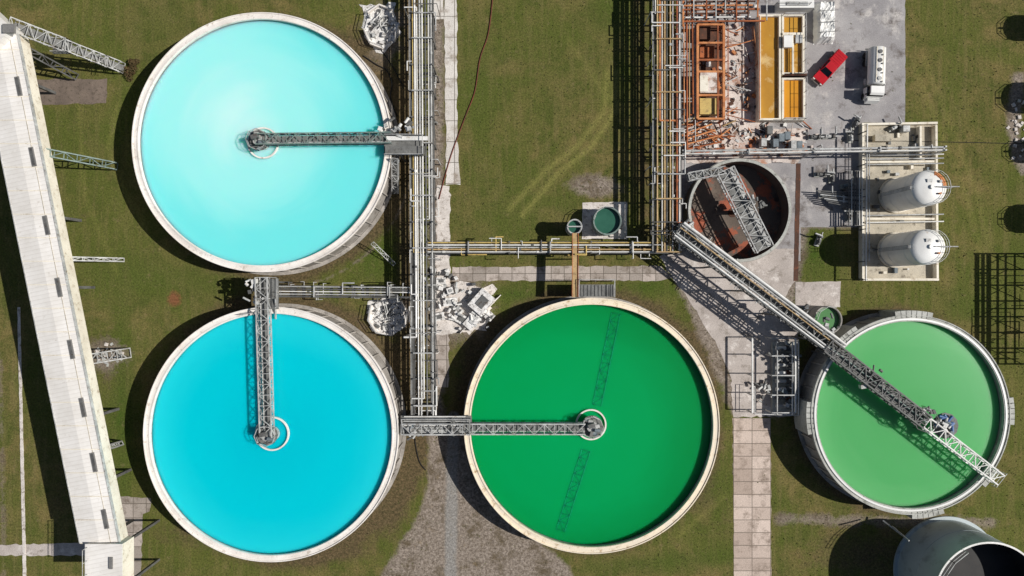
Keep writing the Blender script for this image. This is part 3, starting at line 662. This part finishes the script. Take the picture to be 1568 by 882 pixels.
for i in range(330):
    u,v=random.choice(((1080+random.gauss(0,25),212+random.gauss(0,12)),(1135+random.gauss(0,13),120+random.gauss(0,45)),(1180+random.gauss(0,32),212+random.gauss(0,12)),(1120+random.gauss(0,35),16+random.gauss(0,10))))
    if v>240 or (v<188 and u>1160): continue
    g=G(u,v,0); s=[random.uniform(.12,.8),random.uniform(.12,.5),random.uniform(.05,.5)]
    m=random.choice(('rust','rust_dark','steel_dark','galv','white_rubble','yard_pale','rust_light','pipe_white','yard_pale','yard_pale'))
    if random.random()<.6: b.box((g.x,g.y,s[2]/2+.03),s,m,random.uniform(0,3))
    else:
        a=random.uniform(0,3.14);L=random.uniform(.6,2.2); b.pipe((g.x,g.y,.15),(g.x+L*math.cos(a),g.y+L*math.sin(a),random.uniform(.1,.9)),random.uniform(.04,.1),m,6)
for i in range(7): g=G(1165+i*9,205+random.uniform(-6,22)); b.box((g.x,g.y,.7),(.8,1.2,1.4),random.choice(('steel_dark','blue_grey','galv','rust_dark'))); 
b.build('scrap_pile')
def basin(u0,v0,u1,v1,h,liq,wt=.3,fb=.5,mat='cream_wall'):
    p=G(u0,v0,h);q=G(u1,v1,h); x0,x1=p.x,q.x;y0,y1=q.y,p.y; b=B(); zc=h/2
    b.box(((x0+x1)/2,y1-wt/2,zc),(x1-x0,wt,h),mat); b.box(((x0+x1)/2,y0+wt/2,zc),(x1-x0,wt,h),mat)
    b.box((x0+wt/2,(y0+y1)/2,zc),(wt,y1-y0-2*wt,h),mat); b.box((x1-wt/2,(y0+y1)/2,zc),(wt,y1-y0-2*wt,h),mat)
    b.box(((x0+x1)/2,(y0+y1)/2,(h-fb)/2),(x1-x0-2*wt,y1-y0-2*wt,h-fb),liq); return b
b=basin(1162,22,1196,184,1.6,'ochre_liquid'); b.beam(G(1163,24,1.9),G(1163,183,1.9),.12,.12,'rust'); b.build('settling_basin')
b=basin(1197.5,22,1232,114,1.6,'ochre_liquid'); b.beam(G(1198,52,1.7),G(1231,52,1.7),.35,.25,'cream_wall'); b.beam(G(1214,52,1.72),G(1214,113,1.72),.25,.25,'cream_wall'); b.box(G(1206,64,1.9),(1.3,1.8,.5),'white_paint'); b.box(G(1223,60,1.9),(1.0,1.2,.4),'galv'); b.rail([G(1198,24,1.7),G(1230,24,1.7),G(1230,112,1.7)],'galv'); b.build('settling_basin')
b=basin(1197.5,119,1233,184,1.6,'orange_liquid'); b.box(G(1215,116.5,.8),(3.4,.3,1.6),'rust_dark'); b.rail([G(1198,183,1.7),G(1231,183,1.7),G(1231,121,1.7)],'galv'); b.build('settling_basin')
b=B(); g=G(1212,14,0); b.box((g.x,g.y,1),(5.2,1.2,2),'white_paint'); b.box((g.x,g.y,2.06),(3.2,.6,.12),'galv'); b.rail([G(1186,8,2.1),G(1238,8,2.1)],'galv'); b.build('control_cabinet')
b=B(); g=G(1260,36,0); nx,ny=14,24; q=[];
for j in range(ny+1):
    for i in range(nx+1):
        x=-1.5+3.0*i/nx; y=-3.2+6.4*j/ny; ed=min(i,nx-i,1.5)/1.5*min(j,ny-j,1.5)/1.5
        q.append((g.x+x+random.uniform(-.08,.08),g.y+y+random.uniform(-.08,.08),.05+ed*(1.5+random.uniform(-.1,.1)+.3*math.sin(y*2)*math.cos(x*1.5))))
b.add(q,[(j*(nx+1)+i,j*(nx+1)+i+1,(j+1)*(nx+1)+i+1,(j+1)*(nx+1)+i) for j in range(ny) for i in range(nx)],'white_paint')
for k in (-2,-.5,1.2): b.beam((g.x-1.5,g.y+k,1.75),(g.x+1.5,g.y+k+.2,1.75),.06,.06,'steel_dark')
b.build('tarpaulin_covered_load')
# ---------------------------------------------------------------- vehicles
def pickup(u,v,ang):
    g=G(u,v,.8); b=B(); b.M=Matrix.Translation((g.x,g.y,0.03))@Matrix.Rotation(ang,4,'Z')
    def ext(pr,w0,w1,mat):
        n=len(pr); q=[(x,-w0,z) for x,z in pr]+[(x,w0,z) for x,z in pr]; b.add(q,[tuple(range(n)),tuple(range(n,2*n))[::-1]]+[(i,n+i,n+(i+1)%n,(i+1)%n) for i in range(n)],mat)
    ext([(-.7,.45),(2.75,.45),(2.85,.75),(2.7,1.02),(1.4,1.14),(-.7,1.14)],.95,.95,'red_paint')
    b.box((-1.78,0,.62),(2.14,1.7,.3),'steel_dark'); 
    for s in (-1,1): b.box((-1.78,s*.88,.83),(2.14,.14,.74),'red_paint')
    b.box((-2.82,0,.83),(.1,1.9,.74),'red_paint'); b.box((-1.78,0,1.24),(2.1,1.74,.1),'red_paint')
    for i in range(5): b.box((-2.5+i*.38,0,1.3),(.06,1.6,.04),'red_paint')
    q=[(1.45,-.85,1.13),(1.45,.85,1.13),(.75,-.7,1.72),(.75,.7,1.72),(-.45,-.7,1.75),(-.45,.7,1.75),(-.7,-.85,1.13),(-.7,.85,1.13)]
    b.add(q,[(0,1,3,2),(4,5,7,6),(0,2,4,6),(1,7,5,3)],'dark_glass'); b.add([(x,y,z+.015) for x,y,z in q[2:6]],[(0,1,3,2)],'red_paint')
    for a_,c_ in ((0,2),(1,3),(4,6),(5,7)): b.beam(q[a_],q[c_],.09,.09,'red_paint')
    for s in (-1,1):
        b.beam((.15,s*.79,1.15),(.15,s*.71,1.72),.09,.07,'red_paint'); b.box((1.15,s*1.08,1.2),(.14,.22,.16),'black_rubber')
        for x in (-1.85,1.8): b.pipe((x,s*.72,.38),(x,s*.98,.38),.38,'black_rubber',16); b.pipe((x,s*.98,.38),(x,s*.99,.38),.2,'galv',12)
        b.box((2.78,s*.7,.86),(.14,.34,.16),'white_paint'); b.box((-2.88,s*.8,.9),(.04,.18,.3),'cable_red')
    b.box((2.85,0,.5),(.16,1.86,.18),'galv'); b.box((-2.92,0,.5),(.16,1.8,.14),'galv'); b.box((2.87,0,.78),(.04,1.0,.2),'black_rubber')
    b.build('pickup_truck')
pickup(1270,104,math.radians(180+48))
def tanker(u,v,ang):
    g=G(u,v,2.2); b=B(); b.M=Matrix.Translation((g.x,g.y,0.03))@Matrix.Rotation(ang,4,'Z')
    b.box((-.3,0,.75),(7.6,.9,.3),'steel_dark')
    n=24; prof=[(-3.9,.0),(-3.9,.95),(-3.75,1.2),(1.55,1.2),(1.7,.95),(1.7,0)]
    q=[]
    for x,r in prof:
        for i in range(n): t=2*math.pi*i/n; q.append((x,r*1.05*math.cos(t),1.95+r*.85*math.sin(t)))
    b.add(q,[(j*n+i,j*n+(i+1)%n,(j+1)*n+(i+1)%n,(j+1)*n+i) for j in range(5) for i in range(n)],'white_paint',True)
    for s in (-1,1): b.box((-1.1,s*.55,2.82),(5.2,.06,.16),'galv')
    b.box((-1.1,0,2.9),(5.3,1.0,.05),'cream_wall')
    for x in (-3,-1.7,-.3,1.0): b.pipe((x,0,2.8),(x,0,3.05),.3,'steel_dark' if x<0 else 'galv',14); b.box((x+.5,.3,2.99),(.2,.2,.2),'steel_dark')
    def hull(x0,x1,w,z0,z1,tp,mat): 
        b.add([(x0,-w,z0),(x1,-w,z0),(x1,w,z0),(x0,w,z0),(x0+.05,-w*tp,z1),(x1-.3,-w*tp,z1),(x1-.3,w*tp,z1),(x0+.05,w*tp,z1)],[(3,2,1,0),(4,5,6,7),(0,1,5,4),(1,2,6,5),(2,3,7,6),(3,0,4,7)],mat)
    hull(1.95,3.75,1.2,.6,1.7,1.0,'white_paint'); hull(2.0,3.4,1.16,1.71,2.35,.92,'dark_glass'); hull(1.98,3.35,1.05,2.36,2.62,.95,'white_paint'); b.box((3.68,0,1.2),(.2,2.0,.7),'galv')
    hull(3.4,4.2,1.0,.6,1.45,.9,'white_paint')
    for s in (-1,1):
        b.box((3.1,s*1.38,1.95),(.12,.22,.5),'black_rubber')
        for x in (-3.1,-2.0,3.1): b.pipe((x,s*.8,.5),(x,s*1.2,.5),.5,'black_rubber',16)
        b.box((-2.55,s*1.05,1.08),(2.4,.4,.06),'galv'); b.pipe((0.5,s*.95,.75),(1.5,s*.95,.75),.3,'galv',12)
    b.pipe((1.82,.9,.8),(1.82,.9,2.9),.09,'galv',8); b.box((-4.05,0,.8),(.14,2.3,.2),'steel_dark')
    b.build('tanker_truck')
tanker(1343,112,math.radians(-90-2))
# ---------------------------------------------------------------- bund with storage tanks
def bund():
    h=1.1; e=empty('containment_bund',G(1378,310,0)); b=B()
    def wall(p,q): 
        P=G(*p,h);Q=G(*q,h); b.beam((P.x,P.y,h/2),(Q.x,Q.y,h/2),.32,h,'cream_wall')
    cs=[G(u,v,.1) for u,v in ((1320,430),(1437,430),(1435,190),(1320,190))]
    b.prism([(p.x,p.y) for p in cs],-.05,.1,'cream_floor')
    wall((1320,190),(1436,188)); wall((1434,191.5),(1436,426)); wall((1322,428),(1438,428)); wall((1322,191.5),(1322,426.4)); wall((1325,248),(1431,247)); wall((1410,193),(1410,245)); wall((1325,335),(1431,335))
    for i in range(50):
        g=G(1330+random.random()*95,205+random.random()*215); s=[random.uniform(.2,.9),random.uniform(.2,.5),random.uniform(.2,.7)]
        b.box((g.x,g.y,.1+s[2]/2),s,random.choice(('galv','steel_dark','cream_wall','blue_grey','cream_floor')),random.choice((0,1.57)))
    for vv in (238,244,252,330,341): b.pipe(G(1325,vv,1.3),G(1445,vv-2,1.9),.1,random.choice(('galv','pipe_white')),8)
    b.rail([G(1322,192,1.1),G(1322,340,1.1)],'galv',1.0)
    b.box(G(1385,198,.9),(1.0,.9,1.2),'galv'); b.box(G(1350,212,.6),(2.4,1.0,.9),'cream_floor')
    b.build('bund_walls',e)
bund()
def storage(u,v,rust):
    h=8.6; t=G(u,v,h); r=2.5; c=(t.x,t.y); e=empty('chemical_storage_tank',(t.x,t.y,0)); b=B()
    b.lathe(c,[(r,.6),(r,h-.3)],'white_paint',48); b.lathe(c,[(r,h-.3),(r*.95,h-.05),(r*.7,h+.2),(r*.3,h+.42),(.01,h+.48)],'white_paint',48)
    b.lathe(c,[(r+.2,.1),(r+.2,.6),(r,.6)],'cream_wall',48)
    for zz in (2.5,6.6): b.wall(c,r+.03,r-.02,zz,zz+.06,'white_paint',48)
    b.build('tank_shell',e); b=B()
    b.pipe((c[0],c[1],h+.3),(c[0],c[1],h+.7),.3,'white_paint',16); b.pipe((c[0]+1.2,c[1]+.8,h),(c[0]+1.2,c[1]+.8,h+.6),.2,'galv',10)
    b.pipe((c[0]+1.1,c[1]-.9,h),(c[0]+1.1,c[1]-.9,h+.7),.14,'rust_light',10); b.pipe((c[0]+.4,c[1],h+.8),(c[0]+3.6,c[1],h+.8),.09,'galv',8); b.pipe((c[0]+3.0,c[1],h+.8),(c[0]+3.0,c[1],.5),.09,'galv',8)
    b.box((c[0]-.3,c[1]+.9,h+.4),(.7,.5,.2),'galv')
    pts=[(c[0]+(r-.1)*math.cos(t_),c[1]+(r-.1)*math.sin(t_),h-.1) for t_ in [(-1.4+i*.35) for i in range(9)]]
    b.rail(pts,'galv',1.0,.9,.055)
    if rust:   # rust bleeding on the crown, upper right
        qq=[]
        for i in range(13):
            t_=.1+i*.1; 
            for rr,zz in ((r*.95,h-.035),(r*.7+random.uniform(-.1,.2),h+.215)): qq.append((c[0]+rr*math.cos(t_),c[1]+rr*math.sin(t_),zz+.02))
        b.add(qq,[(2*i,2*i+2,2*i+3,2*i+1) for i in range(12)],'rust_light')
    for s in (-.25,.25): b.beam((c[0]-r-.2,c[1]+s,.6),(c[0]-r-.2,c[1]+s,h+.9),.06,.06,'galv')
    for i in range(26): b.beam((c[0]-r-.2,c[1]-.25,.8+i*.32),(c[0]-r-.2,c[1]+.25,.8+i*.32),.05,.05,'galv')
    b.build('fittings',e)
storage(1424,287,True); storage(1422,378,False)
def pump(u,v,ang,m='steel_dark',k=1.0):
    g=G(u,v); b=B(); b.M=Matrix.Translation((g.x,g.y,0))@Matrix.Rotation(ang,4,'Z')@Matrix.Scale(k,4)
    b.box((0,0,.2),(2.4,.9,.4),'rim_grey'); b.pipe((-.9,0,.85),(.1,0,.85),.36,m,12); b.pipe((.1,0,.85),(.45,0,.85),.12,'galv',8); b.pipe((.45,0,.85),(.85,0,.85),.45,'steel_dark',14)
    b.pipe((.65,.3,.9),(.65,.3,1.9),.15,'galv',8); b.pipe((.65,.3,1.9),(.65,1.6,1.9),.15,'galv',8); b.pipe((.85,0,.85),(1.6,0,.85),.15,'galv',8); b.box((-.4,0,1.26),(.3,.25,.2),m); b.build('pump_unit')
for (u,v,a,m) in ((1255,268,0,'steel_dark'),(1262,300,.0,'blue_grey'),(1290,300,3.1,'steel_dark'),(1298,330,1.57,'steel_dark'),(1310,330,1.57,'galv'),(1272,272,1.5,'steel_dark'),(1268,210,0,'galv'),(1246,211,0,'steel_dark'),(1300,210,1.6,'galv'),(1308,190,1.0,'steel_dark'),(1368,196,.4,'galv'),(1295,285,.2,'blue_grey'),(1252,368,1.2,'steel_dark')): pump(u,v,a,m,.8)
b=B()
for i in range(7): b.pipe(G(1250+i*3,292+i*3,1.5),G(1320,296+i*4,1.5),.1,random.choice(('galv','steel_dark')),8)
for i in range(6): b.pipe(G(1300+i*4,262,1.8),G(1300+i*4,345,1.8),.09,random.choice(('galv','steel_dark','pipe_white')),8)
for vv in (262,290,318,345): b.beam(G(1296,vv,1.7),G(1324,vv,1.7),.14,.14,'steel_dark')
for uu in (1298,1322):
    for vv in (262,290,318,345): t=G(uu,vv,1.7); b.beam((t.x,t.y,0),t,.15,.15,'steel_dark')
b.pipe(G(1328,190,3),G(1326,430,3),.11,'pipe_white',8); b.pipe(G(1331,225,3.2),G(1331,400,3.2),.08,'galv',8)
for vv in (200,250,300,350,400,428): t=G(1328,vv,2.9); b.beam((t.x,t.y,0),t,.12,.12,'steel_dark')
b.build('pipe_manifold')
b=B(); h=2.8
for uu in (1152,1182,1218):
    for vv in (518,545,575,605,632):
        t=G(uu,vv,h); b.beam((t.x,t.y,0),t,.18,.18,'galv')
for uu in (1152,1218): b.beam(G(uu,518,h),G(uu,632,h),.2,.2,'pipe_white')
for vv in (518,545,575,605,632): b.beam(G(1182,vv,h),G(1218,vv,h),.16,.16,'galv')
b.rail([G(1152,590,1),G(1152,632,1),G(1218,634,1),G(1218,520,1)],'pipe_white')
g=G(1198,576); b.box((g.x,g.y,.25),(3.4,10.6,.4),'rim_grey')
for i in range(8):
    g=G(1196,532+i*12.5); b.pipe((g.x-1.2,g.y,1.0),(g.x+.3,g.y,1.0),.3,random.choice(('galv','steel_dark','pipe_white')),12); b.pipe((g.x+.3,g.y,1.0),(g.x+1.3,g.y,1.0),.42,random.choice(('steel_dark','rust_dark')),12)
    b.pipe((g.x+.8,g.y+.3,1.1),(g.x+.8,g.y+.3,2.4),.1,'pipe_white',8)
for o in (-1.5,.8,1.7): g=G(1196,576); b.pipe((g.x+o,g.y-5.5,2.3),(g.x+o,g.y+5.5,2.3),.11,'pipe_white' if o>0 else 'galv',8)
machinery(b,G(1164,600,0),.3,14,1.6,('galv','steel_dark','pipe_white')); machinery(b,G(1196,545,0),1.2,14,2.0); machinery(b,G(1196,605,0),1.2,14,2.0); b.build('pump_skid')
# ---------------------------------------------------------------- open silo
b=B(); h=9.5; t=G(1515,914,h); c=(t.x,t.y); r=7.6
e=empty('storage_silo',(t.x,t.y,0))
b.lathe(c,[(r+.5,0),(r+.5,.3),(r,.3)],'silo_shell',128,False); b.lathe(c,[(r,.3),(r,h)],'silo_shell',128); b.lathe(c,[(r,h),(r+.12,h),(r+.12,h+.12),(r-.14,h+.12),(r-.14,h)],'pipe_white',96,False)
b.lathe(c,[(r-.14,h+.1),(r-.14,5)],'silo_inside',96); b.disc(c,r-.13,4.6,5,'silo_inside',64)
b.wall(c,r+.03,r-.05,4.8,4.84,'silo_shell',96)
b.build('silo_body',e)
b=B(); b.pipe(G(1366,806,3),G(1392,828,6.5),.1,'galv',8); b.beam(G(1352,797,1.5),G(1382,820,3.5),.2,.2,'galv'); b.rail([G(1440,880,9.7),G(1455,858,9.7),G(1475,842,9.7)],'galv'); b.build('fittings',e)
# ---------------------------------------------------------------- unseen structures beyond the right-hand edge, added for their shadows
b=rack((1642,385),(1642,565),6.5,4.2,[(-1.2,.15,0,'galv',0,1),(0,.15,0,'galv',0,1),(1,.2,0,'steel_dark',0,1)],branches=26,bent=2.4); b.build('unseen_rack')  # unseen rack, added so its lattice shadow falls into view
for (u,v,r,h) in ((1606,43,2.0,5),(1612,150,2.4,5.5),(1612,232,1.8,5),(1614,335,2.2,5.5)):  # unseen tanks, added to throw the dark blobs along the right edge
    g=G(u,v); b=B(); b.lathe((g.x,g.y),[(r,0),(r,h-.3),(r*.6,h),(.01,h+.2)],'white_paint',40); b.rail([(g.x+r*.9*math.cos(i*.9),g.y+r*.9*math.sin(i*.9),h-.2) for i in range(8)],'galv'); b.pipe((g.x-r-.3,g.y,0),(g.x-r-.3,g.y,h),.15,'galv',8); b.build('unseen_shadow_tank')
b=B()
for i in range(26):
    g=G(1558+random.gauss(0,7),198+random.gauss(0,30)); s=[random.uniform(.2,.6),random.uniform(.2,.5),random.uniform(.05,.25)]; b.box((g.x,g.y,s[2]/2),s,random.choice(('pavement_white','pavement_white','rim_grey')),random.uniform(0,3))
b.build('rubble_pile')
# ---------------------------------------------------------------- shrubs & tufts
def shrub(u,v,r,h):
    g=G(u,v); b=B(); 
    for i in range(9):
        a=random.uniform(0,6.28); b.pipe((g.x,g.y,0),(g.x+r*.6*math.cos(a),g.y+r*.6*math.sin(a),h*.7),.05,'rust_dark',5,.02)
    for i in range(900):
        a=random.uniform(0,6.28);d=r*math.sqrt(random.random())*(.7+.3*math.sin(3*a)); z=random.uniform(.1,h)*(1-.5*(d/r)**2)
        p=V((g.x+d*math.cos(a),g.y+d*math.sin(a),z)); s=.14
        b.add([p+V((random.uniform(-s,s),random.uniform(-s,s),random.uniform(-s,s))) for _ in range(3)],[(0,1,2)],'leaf')
    b.build('shrub')
shrub(200,112,1.4,.9); shrub(207,98,1.0,1.0)
def inpoly(x,y,P):
    c=False;n=len(P)
    for i in range(n):
        x1,y1=P[i];x2,y2=P[(i+1)%n]
        if (y1>y)!=(y2>y) and x<(x2-x1)*(y-y1)/(y2-y1)+x1: c=not c
    return c
q=[];f=[]
for i in range(11000):
    x=random.uniform(-85,85);y=random.uniform(-50,50)
    if any((x-a)**2+(y-b_)**2<r*r for a,b_,r in EXC_C): continue
    U_=x/S+784;V_=441-y/S
    if 655<U_<870 and V_>680 and random.random()<.9: continue
    if any(inpoly(x,y,P) for P in EXC_P) and random.random()<.98: continue
    hh=random.uniform(.05,.14)
    for k in range(3):
        t=random.uniform(0,6.28); dx,dy=.09*math.cos(t),.09*math.sin(t); lx,ly=random.uniform(-.15,.15),random.uniform(-.15,.15)
        o=len(q); q+=[(x-dx,y-dy,0),(x+dx,y+dy,0),(x+lx,y+ly,hh)]; f.append((o,o+1,o+2))
me=bpy.data.meshes.new('grass_tufts'); me.from_pydata(q,[],f); me.materials.append(MATS['tuft']); ob=bpy.data.objects.new('grass_tufts',me); sc.collection.objects.link(ob)
# ---------------------------------------------------------------- light, sky, camera
EL=math.radians(43)
w=bpy.data.worlds.new('World'); sc.world=w; w.use_nodes=True; nt=w.node_tree; bg=nt.nodes['Background']
sky=nt.nodes.new('ShaderNodeTexSky'); sky.sky_type='NISHITA'; sky.sun_disc=False; sky.sun_elevation=EL; sky.sun_rotation=math.radians(90)
nt.links.new(sky.outputs[0],bg.inputs[0]); bg.inputs[1].default_value=0.05
sd_=bpy.data.lights.new('sun','SUN'); sd_.energy=4.6; sd_.angle=math.radians(.5); sd_.color=(1,.965,.92)
so=bpy.data.objects.new('sun',sd_); so.rotation_euler=(0,math.radians(47),0); sc.collection.objects.link(so)
cd=bpy.data.cameras.new('camera'); cd.sensor_width=36; cd.lens=36*H/(156.8); cd.clip_end=3000
co=bpy.data.objects.new('camera',cd); co.location=(0,0,H); sc.collection.objects.link(co); sc.camera=co
sc.view_settings.view_transform='Standard'; sc.view_settings.look='None'; sc.view_settings.exposure=0
